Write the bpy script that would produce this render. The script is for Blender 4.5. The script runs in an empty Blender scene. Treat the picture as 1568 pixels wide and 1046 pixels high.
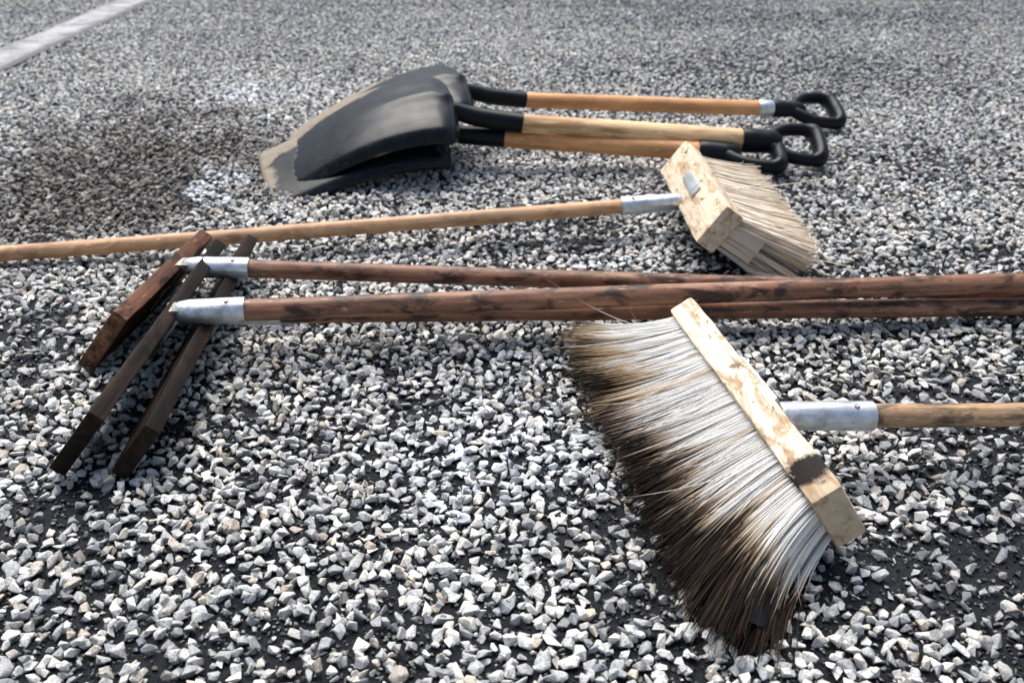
import bpy, bmesh, math, random
import numpy as np
from mathutils import Vector, Matrix, noise
random.seed(7); rng=np.random.default_rng(11)
scn=bpy.context.scene
COL=scn.collection

# ---------------------------------------------------------------- materials
def new_mat(name):
    m=bpy.data.materials.new(name); m.use_nodes=True
    nt=m.node_tree; nt.nodes.clear()
    out=nt.nodes.new('ShaderNodeOutputMaterial'); b=nt.nodes.new('ShaderNodeBsdfPrincipled')
    nt.links.new(b.outputs[0],out.inputs[0])
    return m,nt,b
def setin(nt,sock,v):
    if isinstance(v,bpy.types.NodeSocket): nt.links.new(v,sock)
    else:
        if isinstance(v,(tuple,list)) and len(v)==3 and sock.type=='RGBA': v=(*v,1)
        sock.default_value=v
def tc(nt,kind='Object'):
    return nt.nodes.new('ShaderNodeTexCoord').outputs[kind]
def pos(nt): return nt.nodes.new('ShaderNodeNewGeometry').outputs['Position']
def mapping(nt,v,scale=(1,1,1),loc=(0,0,0)):
    n=nt.nodes.new('ShaderNodeMapping'); nt.links.new(v,n.inputs[0])
    n.inputs['Scale'].default_value=scale; n.inputs['Location'].default_value=loc; return n.outputs[0]
def noi(nt,v,scale,detail=4,rough=.55,dist=0,col=False):
    n=nt.nodes.new('ShaderNodeTexNoise'); nt.links.new(v,n.inputs['Vector'])
    n.inputs['Scale'].default_value=scale; n.inputs['Detail'].default_value=detail
    n.inputs['Roughness'].default_value=rough; n.inputs['Distortion'].default_value=dist
    return n.outputs['Color' if col else 'Fac']
def ramp(nt,f,stops):
    n=nt.nodes.new('ShaderNodeValToRGB'); setin(nt,n.inputs[0],f)
    e=n.color_ramp.elements
    while len(e)<len(stops): e.new(.5)
    for i,(p,c) in enumerate(stops):
        e[i].position=p
        if not isinstance(c,(tuple,list)): c=(c,c,c)
        e[i].color=(*c,1)
    return n.outputs[0]
def mix(nt,f,a,b,mode='MIX'):
    n=nt.nodes.new('ShaderNodeMix'); n.data_type='RGBA'; n.blend_type=mode
    setin(nt,n.inputs[0],f); setin(nt,n.inputs[6],a); setin(nt,n.inputs[7],b); return n.outputs[2]
def mth(nt,op,a,b=0.0,c=None,clamp=False):
    n=nt.nodes.new('ShaderNodeMath'); n.operation=op; n.use_clamp=clamp
    setin(nt,n.inputs[0],a); setin(nt,n.inputs[1],b)
    if c is not None: setin(nt,n.inputs[2],c)
    return n.outputs[0]
def bump(nt,b,h,strength=.3,dist=.001):
    n=nt.nodes.new('ShaderNodeBump'); n.inputs['Strength'].default_value=strength
    n.inputs['Distance'].default_value=dist; nt.links.new(h,n.inputs['Height']); nt.links.new(n.outputs[0],b.inputs['Normal'])

STAIN=[(-.84,2.12,.33,.44,1.0),(-1.05,1.74,.22,.18,.8),(-.98,2.5,.22,.35,.7),(-.62,1.9,.14,.12,.5),(-.66,2.35,.12,.2,.5)]
BARE=[(-.72,1.32,.11,.11,.8),(-.53,.88,.11,.09,.8),(.52,.80,.16,.13,.85),(.62,1.05,.18,.13,.7),(.175,.84,.07,.06,.9),
      (.12,1.78,.16,.08,.75),(.40,1.62,.12,.12,.75),(.72,1.6,.22,.12,.5),(-.1,1.12,.1,.05,.4),(-.3,.655,.10,.03,.5),(.55,2.0,.3,.2,.4),(.9,3.2,.7,.4,.4),
      (-.40,1.12,.07,.05,.5),(1.3,4.2,.9,.25,.5),(.3,4.6,.8,.15,.5),(1.0,2.2,.3,.2,.4)]
r2=np.random.default_rng(5)
for _ in range(70):
    y=.55+2.2*r2.random(); x=(r2.random()*2-1)*(.25+.5*y); BARE.append((x,y,r2.uniform(.02,.06),r2.uniform(.015,.04),r2.uniform(.4,.85)))
WHITE=[(-.62,2.03,.06,.12,1.0),(-.2,2.15,.22,.07,.5),(.02,1.02,.13,.10,.45),(-.75,2.9,.16,.12,.6),(.15,1.62,.10,.04,.8),(.05,2.2,.15,.05,.5),(.42,.78,.05,.04,.6),(-.02,1.25,.1,.06,.4),(-.68,.98,.08,.04,.4)]

def mat_stone():
    m,nt,b=new_mat('gravel_stone'); P=pos(nt)
    def ia(n):
        a=nt.nodes.new('ShaderNodeAttribute'); a.attribute_type='INSTANCER'; a.attribute_name=n; return a.outputs['Fac']
    base=ramp(nt,ia('rnd'),[(0,(.28,.295,.32)),(.12,(.42,.43,.44)),(.40,(.58,.58,.565)),(.66,(.68,.67,.645)),(.78,(.56,.48,.39)),(.86,(.71,.70,.67)),(1,(.82,.81,.78))])
    n1=noi(nt,P,120,3,.65); base=mix(nt,1,base,ramp(nt,n1,[(.3,.68),(.5,.97),(.7,1.10)]),'MULTIPLY')
    n2=noi(nt,P,480,2,.7); base=mix(nt,.75,base,ramp(nt,n2,[(.33,.45),(.5,1.0),(.7,1.15)]),'MULTIPLY')
    base=mix(nt,1,base,ramp(nt,ia('tone'),[(0,(.36,.37,.41)),(1,(1.10,1.09,1.06))]),'MULTIPLY')
    spk=ramp(nt,n1,[(.34,.6),(.6,1)])
    base=mix(nt,mth(nt,'MULTIPLY',ia('stain'),spk),base,(.06,.043,.030))
    base=mix(nt,mth(nt,'MULTIPLY',ia('wet'),.65),base,(.06,.066,.078))
    base=mix(nt,mth(nt,'MULTIPLY',mth(nt,'MULTIPLY',ia('white'),spk),.8),base,(.80,.83,.88))
    base=mix(nt,ia('tar'),base,(.014,.016,.020))
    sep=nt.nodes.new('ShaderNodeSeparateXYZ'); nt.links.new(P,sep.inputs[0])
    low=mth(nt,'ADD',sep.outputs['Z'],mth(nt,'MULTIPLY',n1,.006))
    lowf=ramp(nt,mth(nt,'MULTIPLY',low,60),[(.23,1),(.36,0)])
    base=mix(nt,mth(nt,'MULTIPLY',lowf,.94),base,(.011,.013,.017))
    setin(nt,b.inputs['Base Color'],base)
    setin(nt,b.inputs['Roughness'],mth(nt,'SUBTRACT',.75,mth(nt,'MULTIPLY',mth(nt,'MAXIMUM',ia('wet'),ia('tar')),.52)))
    bump(nt,b,n2,.5,.0012)
    return m
def mat_ground():
    m,nt,b=new_mat('ground_bitumen'); P=pos(nt)
    n=noi(nt,P,90,5,.75); big=noi(nt,P,6,3)
    base=ramp(nt,n,[(.40,(.003,.004,.006)),(.62,(.010,.012,.017)),(.78,(.05,.056,.07))])
    v=nt.nodes.new('ShaderNodeTexVoronoi'); nt.links.new(P,v.inputs['Vector']); v.inputs['Scale'].default_value=65
    sp=nt.nodes.new('ShaderNodeSeparateColor'); nt.links.new(v.outputs['Color'],sp.inputs[0])
    peb=ramp(nt,sp.outputs[0],[(0,(.12,.13,.14)),(.5,(.34,.34,.33)),(1,(.45,.44,.43))])
    peb=mix(nt,ramp(nt,v.outputs['Distance'],[(.45,0),(.62,1)]),peb,(.03,.03,.035))
    sep=nt.nodes.new('ShaderNodeSeparateXYZ'); nt.links.new(P,sep.inputs[0])
    ax=mth(nt,'ABSOLUTE',sep.outputs['X'])
    lim=mth(nt,'MULTIPLY_ADD',sep.outputs['Y'],.55,.9)
    f1=mth(nt,'GREATER_THAN',sep.outputs['Y'],6.0); f2=mth(nt,'LESS_THAN',sep.outputs['Y'],.25); f3=mth(nt,'GREATER_THAN',ax,lim)
    f=mth(nt,'MAXIMUM',mth(nt,'MAXIMUM',f1,f2),f3)
    base=mix(nt,f,base,peb)
    b.inputs['Specular IOR Level'].default_value=.35
    setin(nt,b.inputs['Base Color'],base)
    setin(nt,b.inputs['Roughness'],mth(nt,'MAXIMUM',mth(nt,'MULTIPLY',f,.8),ramp(nt,big,[(.42,.06),(.58,.28)])))
    bump(nt,b,n,1.0,.007)
    return m
def mat_wood(name,c1,c2,c3,spots=.4,spotcol=(.03,.018,.012),rough=.55,sc=1.0,knots=False,spec=.5,wear=.6):
    m,nt,b=new_mat(name); o=tc(nt); b.inputs['Specular IOR Level'].default_value=spec
    oi=nt.nodes.new('ShaderNodeObjectInfo').outputs['Random']
    off=nt.nodes.new('ShaderNodeVectorMath'); off.operation='ADD'; nt.links.new(o,off.inputs[0])
    cmb=nt.nodes.new('ShaderNodeCombineXYZ'); nt.links.new(mth(nt,'MULTIPLY',oi,7.0),cmb.inputs[0]); nt.links.new(cmb.outputs[0],off.inputs[1]); o=off.outputs[0]
    g=noi(nt,mapping(nt,o,(4*sc,110*sc,110*sc)),1.0,6,.65,.4)
    base=ramp(nt,g,[(.3,c1),(.5,c2),(.72,c3)])
    if knots:
        w=nt.nodes.new('ShaderNodeTexWave'); w.wave_type='RINGS'; nt.links.new(mapping(nt,o,(7,60,60)),w.inputs['Vector']); w.inputs['Scale'].default_value=.9; w.inputs['Distortion'].default_value=5; w.inputs['Detail'].default_value=2
        base=mix(nt,ramp(nt,w.outputs['Fac'],[(.45,0),(.9,.75)]),base,(.34,.15,.05))
    med=noi(nt,mapping(nt,o,(7,28,28)),1.0,4,.6); base=mix(nt,1,base,ramp(nt,med,[(.3,.62),(.55,1.05)]),'MULTIPLY')
    sp=noi(nt,mapping(nt,o,(17,45,45)),1.0,5,.62,.6)
    f=ramp(nt,sp,[(.48,0),(.61,1)]); base=mix(nt,mth(nt,'MULTIPLY',f,spots),base,spotcol)
    li=noi(nt,mapping(nt,o,(45,160,160),(3,1,2)),1.0,4,.7); base=mix(nt,ramp(nt,li,[(.60,0),(.70,wear)]),base,tuple(min(1,x*1.8) for x in c3))
    setin(nt,b.inputs['Base Color'],base); setin(nt,b.inputs['Roughness'],rough)
    bump(nt,b,g,.4,.0009); return m
def mat_metal(name,col=(.66,.70,.74),rough=.36,rust=.0):
    m,nt,b=new_mat(name); o=tc(nt)
    n=noi(nt,o,60,5,.6); sc=noi(nt,mapping(nt,o,(20,250,250)),1,4)
    base=mix(nt,1,col,ramp(nt,n,[(.3,.66),(.6,1.05)]),'MULTIPLY')
    rf=ramp(nt,noi(nt,o,45,6,.7),[(.54-.12*rust,0),(.64,1)]); rfm=mth(nt,'MULTIPLY',rf,max(rust,.45))
    base=mix(nt,rfm,base,(.10,.06,.03))
    setin(nt,b.inputs['Base Color'],base); setin(nt,b.inputs['Metallic'],mth(nt,'SUBTRACT',.8,mth(nt,'MULTIPLY',rfm,.75)))
    setin(nt,b.inputs['Roughness'],ramp(nt,sc,[(.3,rough-.08),(.7,rough+.14)])); bump(nt,b,sc,.15,.0004); return m
def mat_black(name,rough=.38,dust_edge_light=False):
    m,nt,b=new_mat(name); o=tc(nt)
    n=noi(nt,o,22,6,.65); base=ramp(nt,n,[(.3,(.003,.004,.006)),(.7,(.008,.010,.014))])
    r=ramp(nt,n,[(.3,rough-.06),(.7,rough+.12)])
    b.inputs['Specular IOR Level'].default_value=.18
    if dust_edge_light:
        b.inputs['Specular IOR Level'].default_value=.20
        at=nt.nodes.new('ShaderNodeAttribute'); at.attribute_name='dust_edge_light'
        d=noi(nt,mapping(nt,o,(9,30,30)),1,6,.7); d2=noi(nt,o,160,4,.7)
        scr=noi(nt,mapping(nt,o,(12,240,240)),1,3,.6)
        base=mix(nt,ramp(nt,scr,[(.60,0),(.70,.4)]),base,(.09,.09,.10))
        f=mth(nt,'ADD',at.outputs['Fac'],mth(nt,'MULTIPLY',mth(nt,'SUBTRACT',d,.5),1.1))
        f=ramp(nt,f,[(.42,0),(.60,1)]); f=mth(nt,'MULTIPLY',f,ramp(nt,d2,[(.3,.6),(.6,.95)]))
        base=mix(nt,f,base,mix(nt,d,(.20,.165,.125),(.42,.36,.28))); r=mix(nt,f,r,(.85,.85,.85))
    setin(nt,b.inputs['Base Color'],base); setin(nt,b.inputs['Roughness'],r); bump(nt,b,noi(nt,o,300,3),.12,.0005)
    return m
def mat_bristle():
    m,nt,b=new_mat('bristle_fibre')
    a=nt.nodes.new('ShaderNodeAttribute'); a.attribute_name='Col'
    setin(nt,b.inputs['Base Color'],a.outputs['Color']); setin(nt,b.inputs['Roughness'],.5); b.inputs['Specular IOR Level'].default_value=.2
    tr=nt.nodes.new('ShaderNodeBsdfTranslucent'); nt.links.new(a.outputs['Color'],tr.inputs[0])
    mx=nt.nodes.new('ShaderNodeMixShader'); mx.inputs[0].default_value=.12; nt.links.new(b.outputs[0],mx.inputs[1]); nt.links.new(tr.outputs[0],mx.inputs[2])
    out=[n for n in nt.nodes if n.type=='OUTPUT_MATERIAL'][0]; nt.links.new(mx.outputs[0],out.inputs[0])
    return m
def mat_core():
    m,nt,b=new_mat('gap_filler_slab'); a=nt.nodes.new('ShaderNodeAttribute'); a.attribute_name='Col'  # for the added slab that brightens the gaps between bristles
    setin(nt,b.inputs['Base Color'],a.outputs['Color']); setin(nt,b.inputs['Roughness'],.6); return m
def mat_concrete():
    m,nt,b=new_mat('concrete_strip'); P=pos(nt)
    n=noi(nt,P,7,6,.7); n2=noi(nt,P,80,5,.7)
    base=ramp(nt,n,[(.38,(.12,.12,.13)),(.5,(.30,.30,.31)),(.7,(.46,.46,.47))])
    base=mix(nt,.6,base,ramp(nt,n2,[(.3,.5),(.6,1.1)]),'MULTIPLY')
    sep=nt.nodes.new('ShaderNodeSeparateXYZ'); nt.links.new(P,sep.inputs[0])
    ed=mth(nt,'ABSOLUTE',mth(nt,'ADD',sep.outputs['X'],1.715)); base=mix(nt,ramp(nt,mth(nt,'ADD',mth(nt,'MULTIPLY',ed,10),mth(nt,'MULTIPLY',mth(nt,'SUBTRACT',n,.5),1.2)),[(.55,0),(.78,.9)]),base,(.05,.05,.055))
    setin(nt,b.inputs['Base Color'],base); setin(nt,b.inputs['Roughness'],.7); bump(nt,b,n2,.5,.003); return m
def mat_block(name,cream,tan,burn_x=None):
    m,nt,b=new_mat(name); o=tc(nt); b.inputs['Specular IOR Level'].default_value=.15
    n=noi(nt,mapping(nt,o,(14,40,40)),1,6,.7,.6); g=noi(nt,mapping(nt,o,(6,160,160)),1,5,.6)
    base=ramp(nt,n,[(.40,tan),(.49,cream),(.7,tuple(min(.85,c*1.15) for c in cream))])
    base=mix(nt,.6,base,ramp(nt,g,[(.35,.6),(.55,1.05)]),'MULTIPLY')
    scr=noi(nt,mapping(nt,o,(45,60,60),(1,4,2)),1,5,.65,.3); base=mix(nt,ramp(nt,scr,[(.58,0),(.65,.8)]),base,(.09,.055,.035))
    if burn_x:
        sep=nt.nodes.new('ShaderNodeSeparateXYZ'); nt.links.new(o,sep.inputs[0])
        x=mth(nt,'ADD',sep.outputs['X'],mth(nt,'MULTIPLY',mth(nt,'SUBTRACT',noi(nt,o,38,5,.65),.5),.09))
        e=ramp(nt,mth(nt,'SUBTRACT',x,burn_x),[(.0,0),(.012,.6)]); base=mix(nt,e,base,mix(nt,n,(.26,.16,.085),(.50,.36,.23)))
        d=mth(nt,'ABSOLUTE',mth(nt,'SUBTRACT',x,burn_x)); f=ramp(nt,mth(nt,'MULTIPLY',d,10),[(.13,1),(.28,0)])
        base=mix(nt,f,base,(.012,.007,.005))
    setin(nt,b.inputs['Base Color'],base); setin(nt,b.inputs['Roughness'],.65); bump(nt,b,n,.4,.0015); return m

M_stone=mat_stone(); M_ground=mat_ground(); M_conc=mat_concrete(); M_br=mat_bristle(); M_core=mat_core()
M_tan=mat_wood('pale_handle_wood',(.42,.21,.10),(.58,.33,.17),(.70,.45,.26),.5,(.16,.08,.035))
M_tan2=mat_wood('handle_wood',(.30,.17,.085),(.48,.30,.165),(.62,.44,.27),.85,(.05,.03,.02))
M_red=mat_wood('stained_handle_wood',(.13,.056,.032),(.25,.115,.067),(.38,.22,.14),.9,(.022,.013,.010),.5,spec=.35)
M_orange=mat_wood('shovel_handle_wood',(.54,.23,.08),(.67,.32,.12),(.75,.41,.18),.2,(.2,.09,.03))
M_ash=mat_wood('ash_shovel_handle_wood',(.60,.37,.17),(.74,.49,.25),(.80,.58,.34),.1,(.3,.15,.05),knots=True)
M_bd1=mat_wood('brown_board_wood',(.06,.022,.012),(.135,.055,.028),(.28,.14,.08),.85,(.010,.007,.005),.55,.8,spec=.2)
M_bd2=mat_wood('tarred_board_wood',(.006,.004,.003),(.014,.009,.007),(.040,.024,.018),.7,(.003,.0022,.002),.5,.8,spec=.10,wear=.3)
M_zinc=mat_metal('galvanised_steel'); M_zr=mat_metal('weathered_steel',(.45,.44,.40),.5,.9)
M_blk=mat_black('black_plastic',.34); M_blade=mat_black('black_blade_steel',.30,True)
M_cream=mat_block('cream_block_wood',(.76,.65,.50),(.44,.30,.18),.182)
M_cream2=mat_block('pale_block_wood',(.72,.58,.43),(.50,.36,.23))

# ---------------------------------------------------------------- geometry helpers
def frame(o,ex,ezh):
    ex=Vector(ex).normalized(); ez=Vector(ezh); ez=(ez-ex*ez.dot(ex)).normalized(); ey=ez.cross(ex)
    M=Matrix((ex,ey,ez)).transposed().to_4x4(); M.translation=Vector(o); return M
def empty(name,loc):
    e=bpy.data.objects.new(name,None); e.empty_display_size=.05; e.location=loc; COL.objects.link(e); return e
def finish(name,me,mat,M,parent,smooth=True,ang=40):
    ob=bpy.data.objects.new(name,me); COL.objects.link(ob)
    me.materials.append(mat)
    if parent is not None:
        ob.parent=parent; ob.matrix_parent_inverse=Matrix.Translation(-Vector(parent.location))
    ob.matrix_basis=M
    if smooth:
        me.polygons.foreach_set('use_smooth',[True]*len(me.polygons))
        try: me.set_sharp_from_angle(angle=math.radians(ang))
        except Exception: pass
    return ob
def lathe(name,prof,M,mat,parent,seg=28,wob=0.0,bow=0.0):
    bm=bmesh.new(); rings=[]; Lp=prof[-1][0]
    for i,(x,r) in enumerate(prof):
        ring=[]; off=bow*math.sin(math.pi*max(0,min(1,x/Lp))) if bow else 0
        for k in range(seg):
            a=2*math.pi*k/seg
            rr=r*(1+wob*noise.noise(Vector((x*9,math.cos(a)*.7,math.sin(a)*.7))))
            ring.append(bm.verts.new((x,rr*math.cos(a)+off,rr*math.sin(a))))
        rings.append(ring)
    for a,b2 in zip(rings,rings[1:]):
        for k in range(seg):
            bm.faces.new((a[k],a[(k+1)%seg],b2[(k+1)%seg],b2[k]))
    bm.faces.new(rings[0]); bm.faces.new(rings[-1][::-1])
    bmesh.ops.recalc_face_normals(bm,faces=bm.faces)
    me=bpy.data.meshes.new(name); bm.to_mesh(me); bm.free()
    return finish(name,me,mat,M,parent)
def rod(name,p0,p1,r,mat,parent,r1=None,n=40,bow=0.0,wob=.04):
    p0=Vector(p0);p1=Vector(p1);L=(p1-p0).length; r1=r1 or r
    prof=[(0,r*.8),(.0015,r)]+[(L*i/n,r+(r1-r)*i/n) for i in range(1,n)]+[(L-.006,r1),(L-.001,r1*.8),(L,r1*.5)]
    return lathe(name,prof,frame(p0,p1-p0,(0,0,1)),mat,parent,wob=wob,bow=bow)
def box(name,dims,M,mat,parent,bev=.003,rough=.0008,cuts=14):
    bm=bmesh.new(); bmesh.ops.create_cube(bm,size=1)
    for v in bm.verts: v.co=Vector((v.co.x*dims[0],v.co.y*dims[1],v.co.z*dims[2]))
    bmesh.ops.bevel(bm,geom=bm.edges[:],offset=bev,segments=2,profile=.6,affect='EDGES')
    if cuts:
        le=[e for e in bm.edges if abs((e.verts[0].co-e.verts[1].co).x)>dims[0]*.7]
        bmesh.ops.subdivide_edges(bm,edges=le,cuts=cuts)
    for v in bm.verts:
        v.co+=Vector(noise.noise_vector(v.co*30+Vector((dims[0]*9,0,0))))*rough
    me=bpy.data.meshes.new(name); bm.to_mesh(me); bm.free()
    return finish(name,me,mat,M,parent,ang=35)
def tube(name,pts,radii,M,mat,parent,seg=14,closed=False,flat=1.0):
    bm=bmesh.new(); n=len(pts); rings=[]; pts=[Vector(p) for p in pts]
    for i,p in enumerate(pts):
        a=pts[(i-1)%n] if (closed or i>0) else p; c=pts[(i+1)%n] if (closed or i<n-1) else p
        t=(c-a).normalized(); up=Vector((0,0,1)); s=t.cross(up).normalized(); u=s.cross(t)
        r=radii[i] if isinstance(radii,list) else radii
        rings.append([bm.verts.new(p+s*r*math.cos(2*math.pi*k/seg)+u*r*flat*math.sin(2*math.pi*k/seg)) for k in range(seg)])
    m=n if closed else n-1
    for i in range(m):
        A=rings[i];B=rings[(i+1)%n]
        for k in range(seg): bm.faces.new((A[k],A[(k+1)%seg],B[(k+1)%seg],B[k]))
    if not closed: bm.faces.new(rings[0]); bm.faces.new(rings[-1][::-1])
    bmesh.ops.recalc_face_normals(bm,faces=bm.faces)
    me=bpy.data.meshes.new(name); bm.to_mesh(me); bm.free()
    return finish(name,me,mat,M,parent,ang=60)
def smoothpath(pts,n=6,closed=False):
    out=[]; P=[Vector(p) for p in pts]; N=len(P)
    for i in range(N if closed else N-1):
        p0=P[(i-1)%N] if closed or i>0 else P[i]; p1=P[i]; p2=P[(i+1)%N]; p3=P[(i+2)%N] if closed or i+2<N else p2
        for k in range(n):
            t=k/n; out.append(.5*((2*p1)+(p2-p0)*t+(2*p0-5*p1+4*p2-p3)*t*t+(-p0+3*p1-3*p2+p3)*t**3))
    if not closed: out.append(P[-1])
    return out

# ---------------------------------------------------------------- ground
def add_ground():
    S=150; me=bpy.data.meshes.new('ground')
    me.from_pydata([(-S,-S,0),(S,-S,0),(S,S,0),(-S,S,0)],[],[(0,1,2,3)])
    finish('ground',me,M_ground,Matrix.Identity(4),None,False)
add_ground()
KX0,KX1=-1.80,-1.62
def add_strip():
    bm=bmesh.new(); n=80; ys=np.linspace(-3,14,n)
    prof=[(KX0,-.01),(KX0+.002,.008),(KX0+.012,.013),(KX1-.012,.013),(KX1-.002,.008),(KX1,-.01)]
    rows=[[bm.verts.new((x+.006*noise.noise(Vector((x*9,y*6,0))),y,z+.002*noise.noise(Vector((x*20,y*8,1))))) for x,z in prof] for y in ys]
    for a,b2 in zip(rows,rows[1:]):
        for k in range(len(prof)-1): bm.faces.new((a[k],a[k+1],b2[k+1],b2[k]))
    bmesh.ops.recalc_face_normals(bm,faces=bm.faces)
    me=bpy.data.meshes.new('concrete_strip'); bm.to_mesh(me); bm.free()
    finish('concrete_edging_strip',me,M_conc,Matrix.Identity(4),None)
add_strip()

stones=bpy.data.collections.new('gravel_chip_shapes')
for i in range(18):
    bm=bmesh.new(); n=random.randint(8,12)
    sx,sy,sz=random.uniform(.85,1.25),random.uniform(.65,.95),random.uniform(.5,.75)
    for k in range(n):
        v=Vector((random.gauss(0,1),random.gauss(0,1),random.gauss(0,1))).normalized()*random.uniform(.85,1.1)
        bm.verts.new((v.x*sx,v.y*sy,v.z*sz))
    r=bmesh.ops.convex_hull(bm,input=bm.verts[:])
    junk=[g for g in set(r['geom_interior']+r['geom_unused']) if isinstance(g,bmesh.types.BMVert)]
    if junk: bmesh.ops.delete(bm,geom=junk,context='VERTS')
    bmesh.ops.dissolve_limit(bm,angle_limit=math.radians(14),verts=bm.verts[:],edges=bm.edges[:])
    bmesh.ops.bevel(bm,geom=bm.edges[:],offset=.05,segments=1,affect='EDGES')
    for v in bm.verts: v.co*=.0110
    me=bpy.data.meshes.new('gravel_chip'); bm.to_mesh(me); bm.free(); me.materials.append(M_stone)
    ob=bpy.data.objects.new('gravel_chip',me); stones.objects.link(ob)

def blobs(X,Y,B,warp=.05):
    tot=np.zeros_like(X)
    wx=warp*(np.sin(X*17+Y*9)+.6*np.sin(Y*31-X*12)+.5*np.sin(X*71+Y*43)); wy=warp*(np.cos(Y*19-X*11)+.6*np.sin(X*37+Y*5)+.5*np.cos(Y*67-X*57))
    for (x,y,rx,ry,s) in B:
        d=np.sqrt(((X+wx-x)/rx)**2+((Y+wy-y)/ry)**2); tot=np.maximum(tot,np.clip((1.3-d)*1.3,0,1)*s)
    return tot
def add_gravel():
    sp=.0139; ys=np.arange(.25,6.0,sp*.88); P=[]
    for j,y in enumerate(ys):
        w=.9+.55*y; xs=np.arange(-w,w,sp)+(sp/2 if j%2 else 0)
        P.append(np.stack([xs,np.full_like(xs,y)],1))
    P=np.concatenate(P); P+=rng.normal(0,sp*.24,P.shape)
    X,Y=P[:,0],P[:,1]
    low=np.sin(X*5.1+1.3*np.sin(Y*3.7))*np.sin(Y*6.3+1.7*np.sin(X*4.1))+.6*np.sin(X*21+Y*17)*np.sin(Y*26-X*13)
    keep=rng.random(len(P))>(.03+.03*(low+1)+.55*blobs(X,Y,BARE))
    offk=lambda Q:~((Q[:,0]>KX0-.006)&(Q[:,0]<KX1+.006))
    P=P[keep&offk(P)]; n=len(P)
    sc=rng.uniform(.60,1.02,n)
    z=rng.uniform(.002,.0065,n)
    m=int(n*.18); idx=rng.choice(n,m,replace=False); P2=P[idx]+rng.normal(0,.007,(m,2)); k2=(rng.random(m)>1.2*blobs(P2[:,0],P2[:,1],BARE))&offk(P2); P2=P2[k2]; m=len(P2)
    g=52000; gy=.3+1.9*rng.random(g)**.9; gx=(rng.random(g)*2-1)*(.35+.55*gy); P3=np.column_stack([gx,gy]); P3=P3[offk(P3)]; g=len(P3)
    sc=np.concatenate([sc,rng.uniform(.5,.85,m),rng.uniform(.14,.42,g)]); z=np.concatenate([z,rng.uniform(.009,.013,m),rng.uniform(.0005,.002,g)])
    tar=np.concatenate([(rng.random(n)<.03)*.8,np.zeros(m),(rng.random(g)<.82)*rng.uniform(.7,1,g)])
    P=np.concatenate([P,P2,P3])
    n=len(P); co=np.column_stack([P,z]).astype(np.float32); X,Y=P[:,0],P[:,1]
    rot=np.column_stack([rng.normal(0,.40,n),rng.normal(0,.40,n),rng.uniform(0,6.28,n)]).astype(np.float32)
    me=bpy.data.meshes.new('gravel'); me.vertices.add(n); me.vertices.foreach_set('co',co.ravel())
    a=me.attributes.new('rot','FLOAT_VECTOR','POINT'); a.data.foreach_set('vector',rot.ravel())
    tone=np.clip(.86+.12*np.sin(X*3.1+2*np.sin(Y*2.3))*np.sin(Y*3.9+X)+.10*np.sin(X*11+Y*7)*np.sin(Y*13-X*5)+rng.normal(0,.09,n)-.17*np.clip(Y-1.9,0,2.6)**.8-.08*np.clip(X*Y*.4,0,2),0,1)
    def jit(v,s=.2): return np.clip(v*(1+rng.normal(0,s,n))+ (v>.02)*rng.normal(0,.08,n),0,1)
    for nm,arr in (('scl',sc),('tar',tar),('rnd',rng.random(n)),('tone',tone),('stain',jit(blobs(X,Y,STAIN,.07))),('wet',jit(blobs(X,Y,BARE))),('white',jit(blobs(X,Y,WHITE,.04),.5))):
        a=me.attributes.new(nm,'FLOAT','POINT'); a.data.foreach_set('value',arr.astype(np.float32))
    a=me.attributes.new('idx','INT','POINT'); a.data.foreach_set('value',rng.integers(0,18,n).astype(np.int32))
    ob=bpy.data.objects.new('gravel',me); COL.objects.link(ob)
    ng=bpy.data.node_groups.new('gravel_scatter','GeometryNodeTree')
    ng.interface.new_socket('Geometry',in_out='INPUT',socket_type='NodeSocketGeometry'); ng.interface.new_socket('Geometry',in_out='OUTPUT',socket_type='NodeSocketGeometry')
    N=ng.nodes.new; gi=N('NodeGroupInput'); go=N('NodeGroupOutput'); iop=N('GeometryNodeInstanceOnPoints'); ci=N('GeometryNodeCollectionInfo')
    ci.inputs['Collection'].default_value=stones; ci.inputs['Separate Children'].default_value=True; ci.inputs['Reset Children'].default_value=True
    def attr(nm,t):
        q=N('GeometryNodeInputNamedAttribute'); q.data_type=t; q.inputs['Name'].default_value=nm; return q.outputs['Attribute']
    L=ng.links.new
    L(gi.outputs[0],iop.inputs['Points']); L(ci.outputs[0],iop.inputs['Instance']); iop.inputs['Pick Instance'].default_value=True
    L(attr('idx','INT'),iop.inputs['Instance Index'])
    e2r=N('FunctionNodeEulerToRotation'); L(attr('rot','FLOAT_VECTOR'),e2r.inputs[0]); L(e2r.outputs[0],iop.inputs['Rotation'])
    L(attr('scl','FLOAT'),iop.inputs['Scale']); L(iop.outputs[0],go.inputs[0])
    md=ob.modifiers.new('scatter','NODES'); md.node_group=ng
add_gravel()

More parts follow.
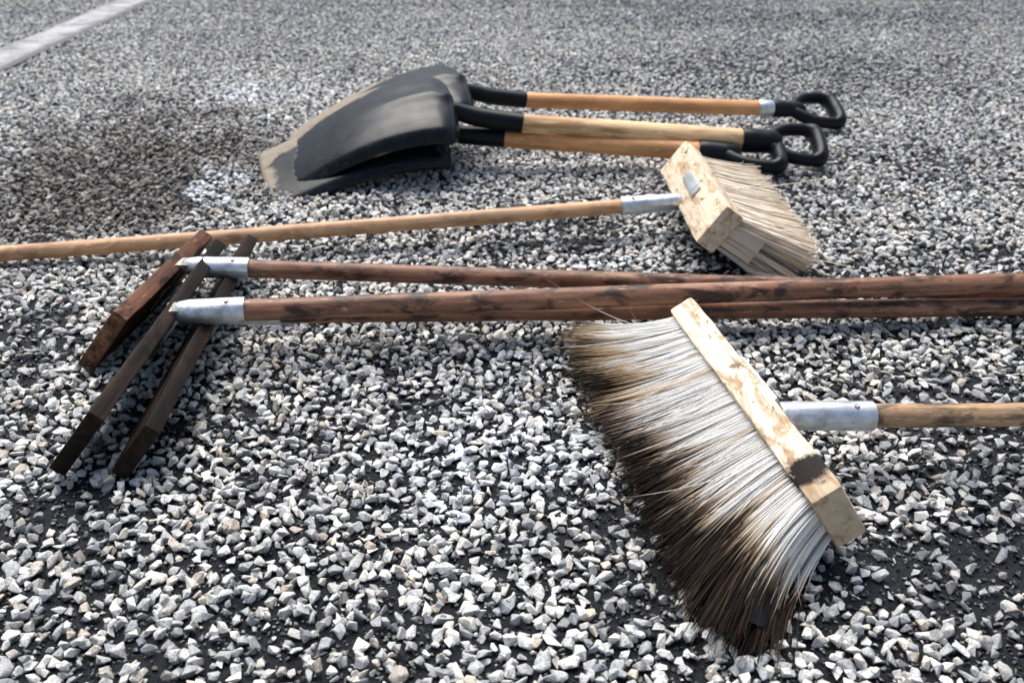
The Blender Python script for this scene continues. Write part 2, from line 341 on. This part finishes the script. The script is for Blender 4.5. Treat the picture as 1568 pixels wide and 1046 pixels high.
# ---------------------------------------------------------------- brooms
def strands(name,roots,dirs,curl,lens,rad,colfn,parent,nseg=5):
    n=len(roots); T=np.linspace(0,1,nseg)
    C=roots[:,None,:]+dirs[:,None,:]*(lens[:,None,None]*T[None,:,None])+curl[:,None,:]*(T**2)[None,:,None]
    C[:,:,2]=np.where(C[:,:,2]<.010,.010+rng.uniform(0,.006,(n,1)),C[:,:,2])
    up=np.array([.1,.2,1.0]); s=np.cross(dirs,up); s/=np.linalg.norm(s,axis=1,keepdims=True); u=np.cross(s,dirs)
    V=np.zeros((n,nseg,3,3))
    for k in range(3):
        a=2*math.pi*k/3
        off=(s*math.cos(a)+u*math.sin(a))[:,None,:]*(rad[:,None,None]*(1-.5*T)[None,:,None])
        V[:,:,k,:]=C+off
    verts=V.reshape(-1,3)
    base=(np.arange(n)*nseg*3)[:,None,None]; i=(np.arange(nseg-1)*3)[None,:,None]; k=np.arange(3)[None,None,:]; k2=(k+1)%3
    F=np.stack([base+i+k,base+i+k2,base+i+3+k2,base+i+3+k],-1).reshape(-1,4)
    me=bpy.data.meshes.new(name); me.vertices.add(len(verts)); me.vertices.foreach_set('co',verts.astype(np.float32).ravel())
    me.loops.add(F.size); me.loops.foreach_set('vertex_index',F.astype(np.int32).ravel())
    me.polygons.add(len(F)); me.polygons.foreach_set('loop_start',(np.arange(len(F))*4).astype(np.int32))
    me.update(calc_edges=True)
    col=colfn(T); ca=me.color_attributes.new('Col','FLOAT_COLOR','POINT')
    c=np.ones((n,nseg,3,4),np.float32); c[...,:3]=col[:,:,None,:]; ca.data.foreach_set('color',c.ravel())
    return finish(name,me,M_br,Matrix.Identity(4),parent,True,180)

def bristle_field(name,center,ex,w,d,L,W,nt_a,nt_b,per,length,splay_a,splay_b,thick,colour,parent,pa=1.3,drop=0.0,nseg=9,tuft=.05,ind=.03,core=None,tcore=.82,lv=1.0):
    R=[];TI=[]
    for i in range(nt_a):
        for j in range(nt_b):
            a=(i+.5)/nt_a-.5+(.25/nt_a if j%2 else -.25/nt_a); b=(j+.5)/nt_b-.5
            R.append(np.column_stack([np.full(per,a),np.full(per,b)])); TI.append(np.full(per,i*nt_b+j))
    R=np.concatenate(R); TI=np.concatenate(TI); n=len(R)
    jr=rng.normal(0,1,(n,2)); ra=R[:,0]*L*.95+jr[:,0]*.0018; rb=R[:,1]*W*.8+jr[:,1]*.0015
    ex,w,d=map(np.array,(ex,w,d))
    roots=np.array(center)+ra[:,None]*ex+rb[:,None]*w-.006*d
    tj=rng.normal(0,1,(nt_a*nt_b,3))[TI]
    a2=R[:,0]*2; b2=R[:,1]*2
    sa=np.sign(a2)*np.abs(a2)**pa*splay_a
    dirs=d+ex*(sa*.45+jr[:,0]*.025+tj[:,0]*tuft)[:,None]+w*(b2*splay_b*.6+jr[:,1]*.02+tj[:,1]*tuft*.5)[:,None]+rng.normal(0,ind*.6,(n,3))
    dirs/=np.linalg.norm(dirs,axis=1,keepdims=True)
    lens=length*(1+lv*(.05*tj[:,2]+rng.normal(0,.035,n)-.12*np.clip(rng.normal(0,1,n)-1,0,2)))
    curl=(ex*(sa*.55)[:,None]+w*(b2*splay_b*.4)[:,None]+rng.normal(0,ind*1.6,(n,3))+(ex*tj[:,:1]+w*tj[:,1:2]*.5)*tuft*.4)*length
    stray=rng.random(n)<.018*lv; curl[stray]+=rng.normal(0,.28,(stray.sum(),3))*length; curl[:,2]-=drop*length
    rad=thick*rng.uniform(.7,1.3,n)
    if core is not None:
        # pale ribbed slab added under the loose fibres so their gaps look lit
        na,ntt=nt_a*8,14; bm=bmesh.new(); cl=bm.verts.layers.float_color.new('Col'); sheets=[]
        for b in (-.31,.31):
            rows=[]
            for i in range(na+1):
                a=i/na-.5; s_=np.sign(a)*abs(2*a)**pa*splay_a
                rib=.0016*math.sin(i*2.4)+.0012*math.sin(i*.9+1)
                D=d+ex*(s_*.45)+w*(2*b*splay_b*.6); D/=np.linalg.norm(D)
                row=[]
                jb=rng.uniform(.88,1.03)
                for k in range(ntt+1):
                    t=k/ntt*tcore
                    p=np.array(center)+ex*(a*L*.94)+w*(b*W*.8+(rib if b<0 else -rib))-.004*d+D*length*t+(ex*(s_*.55)+w*(2*b*splay_b*.4))*length*t*t
                    p[2]=max(p[2]-drop*length*t*t,.011)
                    v=bm.verts.new(p); v[cl]=(*core(a+.5,t,jb),1); row.append(v)
                rows.append(row)
            for A,B in zip(rows,rows[1:]):
                for k in range(ntt): bm.faces.new((A[k],A[k+1],B[k+1],B[k]))
            sheets.append(rows)
        U,V=sheets
        for i in range(na): bm.faces.new((U[i][-1],U[i+1][-1],V[i+1][-1],V[i][-1]))
        for e_ in (0,-1):
            for k in range(ntt): bm.faces.new((U[e_][k],U[e_][k+1],V[e_][k+1],V[e_][k]))
        bmesh.ops.recalc_face_normals(bm,faces=bm.faces)
        me=bpy.data.meshes.new('bristle_gap_filler'); bm.to_mesh(me); bm.free()
        finish('bristle_gap_filler',me,M_core,Matrix.Identity(4),parent,True,60)
    return strands(name,roots,dirs,curl,lens,rad,lambda T:colour(T,R,TI,n),parent,nseg)

def lerp(a,b,f): return a*(1-f)+b*f
DKX=[0,.2,.45,.65,.8,1]; DKY=[.84,.82,.80,.72,.58,.54]
def dkf(a): return np.interp(a,DKX,DKY)+.03*np.sin(a*41)+.03*np.sin(a*17+1)+.03*np.sin(a*83)
def col_front(T,R,TI,n):
    a=R[:,0]+.5; tr=rng.normal(0,1,TI.max()+1)[TI]; r=rng.random(n)
    white=np.array([.99,.97,.93]); tan=np.array([.70,.50,.29]); dark=np.array([.014,.009,.007])
    dk=dkf(a)+.06*tr+rng.normal(0,.06,n)
    tn=dk-.06-.10*r-.28*(a<.35)*rng.random(n)
    c=np.zeros((n,len(T),3))
    base=white*(rng.uniform(.92,1.01,n)[:,None]); base=np.where((r<.05)[:,None],tan*rng.uniform(.9,1.3,n)[:,None],base)
    for k,t in enumerate(T):
        f=np.clip((t-tn)/.12,0,1)[:,None]; g=np.clip((t-dk)/.08,0,1)[:,None]
        c[:,k]=lerp(lerp(base,tan*.85,f),lerp(dark,np.array([.09,.05,.03]),r[:,None]**3),g)
    return c
def core_front(a,t,j):
    dk=float(dkf(a))-.05; f=min(1,max(0,(t-dk+.10)/.12)); g=min(1,max(0,(t-dk)/.08))
    c=lerp(lerp(np.array([.97,.94,.89])*j,np.array([.5,.35,.2]),f),np.array([.012,.008,.006]),g); return tuple(c)
def core_back(a,t,j):
    c=lerp(np.array([.82,.70,.54])*j,np.array([.5,.38,.25]),min(1,t*1.1)); return tuple(c)
def col_back(T,R,TI,n):
    r=rng.random(n); a=np.array([.97,.90,.78]); b=np.array([.74,.58,.40]); c=np.zeros((n,len(T),3))
    base=lerp(a,b,(r**2.5)[:,None])*rng.uniform(.87,1.03,n)[:,None]
    for k,t in enumerate(T): c[:,k]=lerp(base,base*np.array([.72,.63,.52]),max(0,(t-.8)*3))
    return c

def socket(parent,p0,p1,r,mat):
    p0=Vector(p0);p1=Vector(p1);L=(p1-p0).length
    lathe('socket',[(0,r*.72),(.004,r*.86),(.018,r*1.0),(L*.5,r*1.03),(L-.003,r*1.08),(L,r*1.08),(L,r*.98)],frame(p0,p1-p0,(0,0,1)),mat,parent,seg=32,wob=.02)
    d=(p1-p0).normalized()
    bp=p0+d*(L-.022)+Vector((0,-.35,.93)).normalized()*r*1.0
    lathe('rivet',[(0,.0035),(.0015,.0035),(.0028,.002)],frame(bp,(0,-.35,.93),(1,0,0)),M_zr,parent,seg=12)

def front_broom():
    F=Vector((.229,1.237,.11)); N=Vector((.305,.792,.11)); ex=(N-F).normalized(); L=(N-F).length
    e=empty('push_broom',(.3,1.0,0))
    w=Vector((.53,0,-.85)); w=(w-ex*w.dot(ex)).normalized(); td=-(ex.cross(w)); 
    if td.x<0: td=-td
    W,T=.072,.036; c=(F+N)/2+w*W/2
    box('broom_block',(L,T,W),frame(c,ex,-w),M_cream,e,.005,.0018,24)
    fc=c-td*T/2
    bristle_field('bristles',fc,ex,w,-td,L,W,44,6,28,.150,.75,.22,.0010,col_front,e,pa=1.5,drop=.05,nseg=10,tuft=.04,ind=.022,core=core_front)
    hs=Vector((.292,.978,.086)); dirh=Vector((1,.085,-.050)).normalized()
    socket(e,hs,hs+dirh*.125,.0165,M_zinc)
    box('bracket_plate',(.10,.004,.045),frame(c+td*(T/2+.0025)-w*.006,ex,-w),M_zinc,e,.001,.0003,0)
    rod('handle',hs+dirh*.10,hs+dirh*1.45,.0142,M_tan2,e,bow=.004)
front_broom()
def back_broom():
    oc=Vector((.329,1.77,.10)); ex=Vector((.02,-1,0)).normalized(); L=.40
    e=empty('push_broom',(.33,1.77,0))
    d=Vector((.80,0,-.60)); d=(d-ex*d.dot(ex)).normalized(); w=ex.cross(d)
    if w.z<0: w=-w
    T,W=.038,.080; c=oc+d*T/2
    box('broom_block',(L,T,W),frame(c,ex,w),M_cream2,e,.004,.001,20)
    db=Vector((.88,0,-.42)).normalized()
    bristle_field('bristles',c+d*T/2,ex,-w,db,L,W,30,6,24,.142,.34,.20,.0011,col_back,e,pa=1.2,tuft=.025,ind=.016,core=core_back,tcore=.45,lv=.5)
    hs=Vector((.315,1.765,.072)); end=Vector((-1.22,1.585,.0145)); dh=(end-hs).normalized()
    socket(e,hs,hs+dh*.115,.0163,M_zinc)
    box('bracket_plate',(.10,.004,.022),frame(oc-d*.0025+w*.006,ex,w),M_zinc,e,.001,0,0)
    box('bracket_arm',(.05,.010,.024),frame(hs+dh*.005,dh,(0,0,1)),M_zinc,e,.002,0,0)
    rod('handle',hs+dh*.09,end,.0138,M_tan,e,bow=.006)
back_broom()

# ---------------------------------------------------------------- wooden lutes / rakes
def lute(far,near,W,T,matb,hs,he,r,matb_h,slen=.10,wd=(-.62,0,-.78),bow=0):
    far=Vector(far);near=Vector(near); ex=(near-far).normalized(); L=(near-far).length
    e=empty('asphalt_rake',((far+near)/2).xy.to_3d())
    w=Vector(wd); w=(w-ex*w.dot(ex)).normalized(); c=(far+near)/2+w*W/2
    box('rake_board',(L,T,W),frame(c,ex,-w),matb,e,.0025,.0014,26)
    hs=Vector(hs);he=Vector(he);dh=(he-hs).normalized()
    n=ex.cross(w); 
    if n.x<0:n=-n
    socket(e,hs,hs+dh*slen,r*1.13,M_zinc)
    tube('rusty_neck',smoothpath([hs+dh*.012,hs-dh*.008+Vector((0,0,-.004)),Vector((c.x,hs.y,c.z))+n*(T/2)],4),[.011]*4+[.008]*5,Matrix.Identity(4),M_zr,e,seg=12)
    box('bracket_plate',(.07,.005,.04),frame(Vector((c.x,hs.y,c.z))+n*(T/2+.003),ex,-w),M_zr,e,.001,0,0)
    box('clamp',(.018,.030,.006),frame(hs+Vector((-.004,0,.006)),dh,(0,0,1)),M_zr,e,.0015,.0005,0)
    rod('handle',hs+dh*(slen-.02),he,r,matb_h,e,bow=bow)
lute((-.498,1.53,.10),(-.53,1.215,.10),.110,.023,M_bd1,(-.498,1.41,.09),(1.12,1.462,.016),.0142,M_red,.095,bow=-.006)
lute((-.464,1.49,.10),(-.465,.955,.10),.098,.020,M_bd2,(-.462,1.24,.093),(1.15,1.455,.056),.0155,M_red,.092,bow=.003)
lute((-.436,1.577,.075),(-.408,.962,.078),.08,.020,M_bd2,(-.415,1.300,.062),(1.12,1.430,.0155),.0142,M_red,slen=.08)

# ---------------------------------------------------------------- shovels
def shovel(T,N,G,woodmat,roll_blade,roll_grip,x_w0,x_w1,band=False,bw=.285,rw=(.0185,.0185),arch=.04,lift=0.0,crn=.030):
    T=Vector(T);N=Vector(N);G=Vector(G); e=empty('shovel',((N+G)/2).xy.to_3d())
    bx=(N-T); bl=bx.length; ex=(T-N).normalized()
    side=Vector((0,math.cos(roll_blade),math.sin(roll_blade))); side=(side-ex*side.dot(ex)).normalized()
    up=ex.cross(side); 
    if up.z<0: up=-up
    M=frame(N,ex,up); sgn=1 if M.col[1][1]>0 else -1
    nu,nv=48,48; bm=bmesh.new(); grid=[]; dust_edge_light=[]
    for i in range(nu+1):
        u=i/nu; x=-.015+u*(bl+.015)
        sh=min(1,max(0,u/.10)); wprof=(.30+.70*math.sqrt(max(0,1-(1-sh)**2.6)))
        wdt=bw/2*wprof*(1-.05*u)
        row=[]
        for j in range(nv+1):
            v=j/nv*2-1
            xx=x+ (0.008*(1-v*v) if u>.9 else 0)*(u-.9)*10
            crown=crn*(1-.6*u)*(1-abs(v)**3.0) -.020*(1-.4*u)*(max(0,abs(v)-.86)/.14)**1.4
            longb=arch*math.sin(math.pi*min(1,u**.85))**.9+lift*(1-u)
            rib=.012*math.exp(-(v/.16)**2)*(1-u)**2.2
            z=crown+longb+rib-.010*(1-sh)
            row.append(bm.verts.new((xx,v*wdt,z)))
            fv=v*sgn
            dust_edge_light.append(.08+.70*max(0,(u-.90)/.10)+ 1.1*max(0,(fv-.62+.35*u)/.5)*min(1,max(0,u-.1)*2.2)+(.30 if abs(v)>.97 else 0))  # dust strip; pale rims are wear and caught light painted into the colour
        grid.append(row)
    for i in range(nu):
        for j in range(nv): bm.faces.new((grid[i][j],grid[i][j+1],grid[i+1][j+1],grid[i+1][j]))
    bmesh.ops.recalc_face_normals(bm,faces=bm.faces)
    me=bpy.data.meshes.new('blade'); bm.to_mesh(me); bm.free()
    at=me.attributes.new('dust_edge_light','FLOAT','POINT'); at.data.foreach_set('value',dust_edge_light)
    ob=finish('blade',me,M_blade,M,e,True,180)
    s=ob.modifiers.new('thickness','SOLIDIFY'); s.thickness=.0028; s.offset=0
    dh=(G-N).normalized()
    path=smoothpath([N+ex*.09+up*(.016+crn*.3+lift*.7),N+ex*.04+up*(.012+crn*.3+lift*.7),N+up*(.010+lift*.45),N+dh*.06+Vector((0,0,.003+lift*.15)),N+dh*x_w0],6)
    np_=len(path); rr=[lerp(.012,rw[0]+.0012,min(1,(i/(np_-1))*1.3)) for i in range(np_)]
    tube('neck_sleeve',path,rr,Matrix.Identity(4),M_blk,e,seg=20,flat=1.0)
    rod('wooden_shaft',N+dh*(x_w0-.01),N+dh*x_w1,rw[0],woodmat,e,r1=rw[1])
    p=N+dh*x_w1
    side=Vector((0,math.cos(roll_grip),math.sin(roll_grip))); Mg=frame(p,dh,dh.cross(side))
    st=0; q=rw[1]
    if band:
        lathe('steel_band',[(-.02,q+.001),(-.018,q+.002),(.022,q+.002),(.024,q+.0005)],frame(p,dh,(0,0,1)),M_zinc,e,seg=28); st=.02
    lathe('grip_sleeve',[(st-.004,q+.0015),(st,q+.003),(st+.02,q+.003),(st+.05,q+.001),(st+.07,q+.001),(st+.085,q*.6)],Mg,M_blk,e,seg=24)
    o=st+.055
    ring=smoothpath([(o,.008,0),(o+.018,.028,0),(o+.045,.046,0),(o+.080,.052,0),(o+.103,.050,0),(o+.114,.040,0),(o+.118,.020,0),(o+.118,0,0),(o+.118,-.020,0),(o+.114,-.040,0),(o+.103,-.050,0),(o+.080,-.052,0),(o+.045,-.046,0),(o+.018,-.028,0),(o,-.008,0)],5)
    tube('d_grip',ring,[.0130+.0045*min(1,max(0,(qq.x-o-.095)/.015)) for qq in ring],Mg,M_blk,e,seg=16,flat=1.2)
    box('grip_web',(.040,.046,.016),frame(Mg@Vector((o+.014,0,0)),dh,Mg.col[2].to_3d()),M_blk,e,.006,0,0)
shovel((-.530,2.085,.010),(-.170,2.20,.080),(.67,2.14,.042),M_orange,math.radians(15),math.radians(12),.155,.59,rw=(.0195,.021),arch=.028,crn=.018,bw=.275)
shovel((-.49,2.28,.022),(-.115,2.355,.125),(.84,2.53,.050),M_orange,math.radians(12),math.radians(22),.15,.765,True,rw=(.0185,.0185),arch=.030,lift=.026,crn=.024)
shovel((-.488,2.145,.035),(-.136,2.18,.122),(.67,2.19,.058),M_ash,math.radians(15),math.radians(24),.16,.655,rw=(.0205,.025),arch=.034,lift=.026,crn=.024)

# ---------------------------------------------------------------- light, sky, camera
w=bpy.data.worlds.new('World'); scn.world=w; w.use_nodes=True; nt=w.node_tree
bg=nt.nodes['Background']; sky=nt.nodes.new('ShaderNodeTexSky'); sky.sky_type='NISHITA'; sky.sun_disc=False
EL,AZ=math.radians(64),math.radians(-20)
sky.sun_elevation=EL; sky.sun_rotation=AZ; sky.air_density=1.2; sky.dust_density=4; sky.ozone_density=1.0
nt.links.new(sky.outputs[0],bg.inputs[0]); bg.inputs[1].default_value=.14
sd=bpy.data.lights.new('sun','SUN'); sd.energy=5.0; sd.angle=math.radians(50); sd.color=(1,.985,.96)
so=bpy.data.objects.new('sun',sd); COL.objects.link(so)
sv=Vector((math.sin(AZ)*math.cos(EL),math.cos(AZ)*math.cos(EL),math.sin(EL))); so.rotation_euler=sv.to_track_quat('Z','Y').to_euler(); so.location=sv*10
cam=bpy.data.cameras.new('camera'); co=bpy.data.objects.new('camera',cam); COL.objects.link(co)
co.location=(0,0,.68); co.rotation_euler=(math.radians(90-27),0,0); cam.lens=35; cam.sensor_width=36
cam.clip_start=.02; cam.clip_end=500; cam.dof.use_dof=True; cam.dof.focus_distance=1.2; cam.dof.aperture_fstop=7.1
scn.camera=co
scn.view_settings.view_transform='Standard'; scn.view_settings.look='None'; scn.view_settings.exposure=0
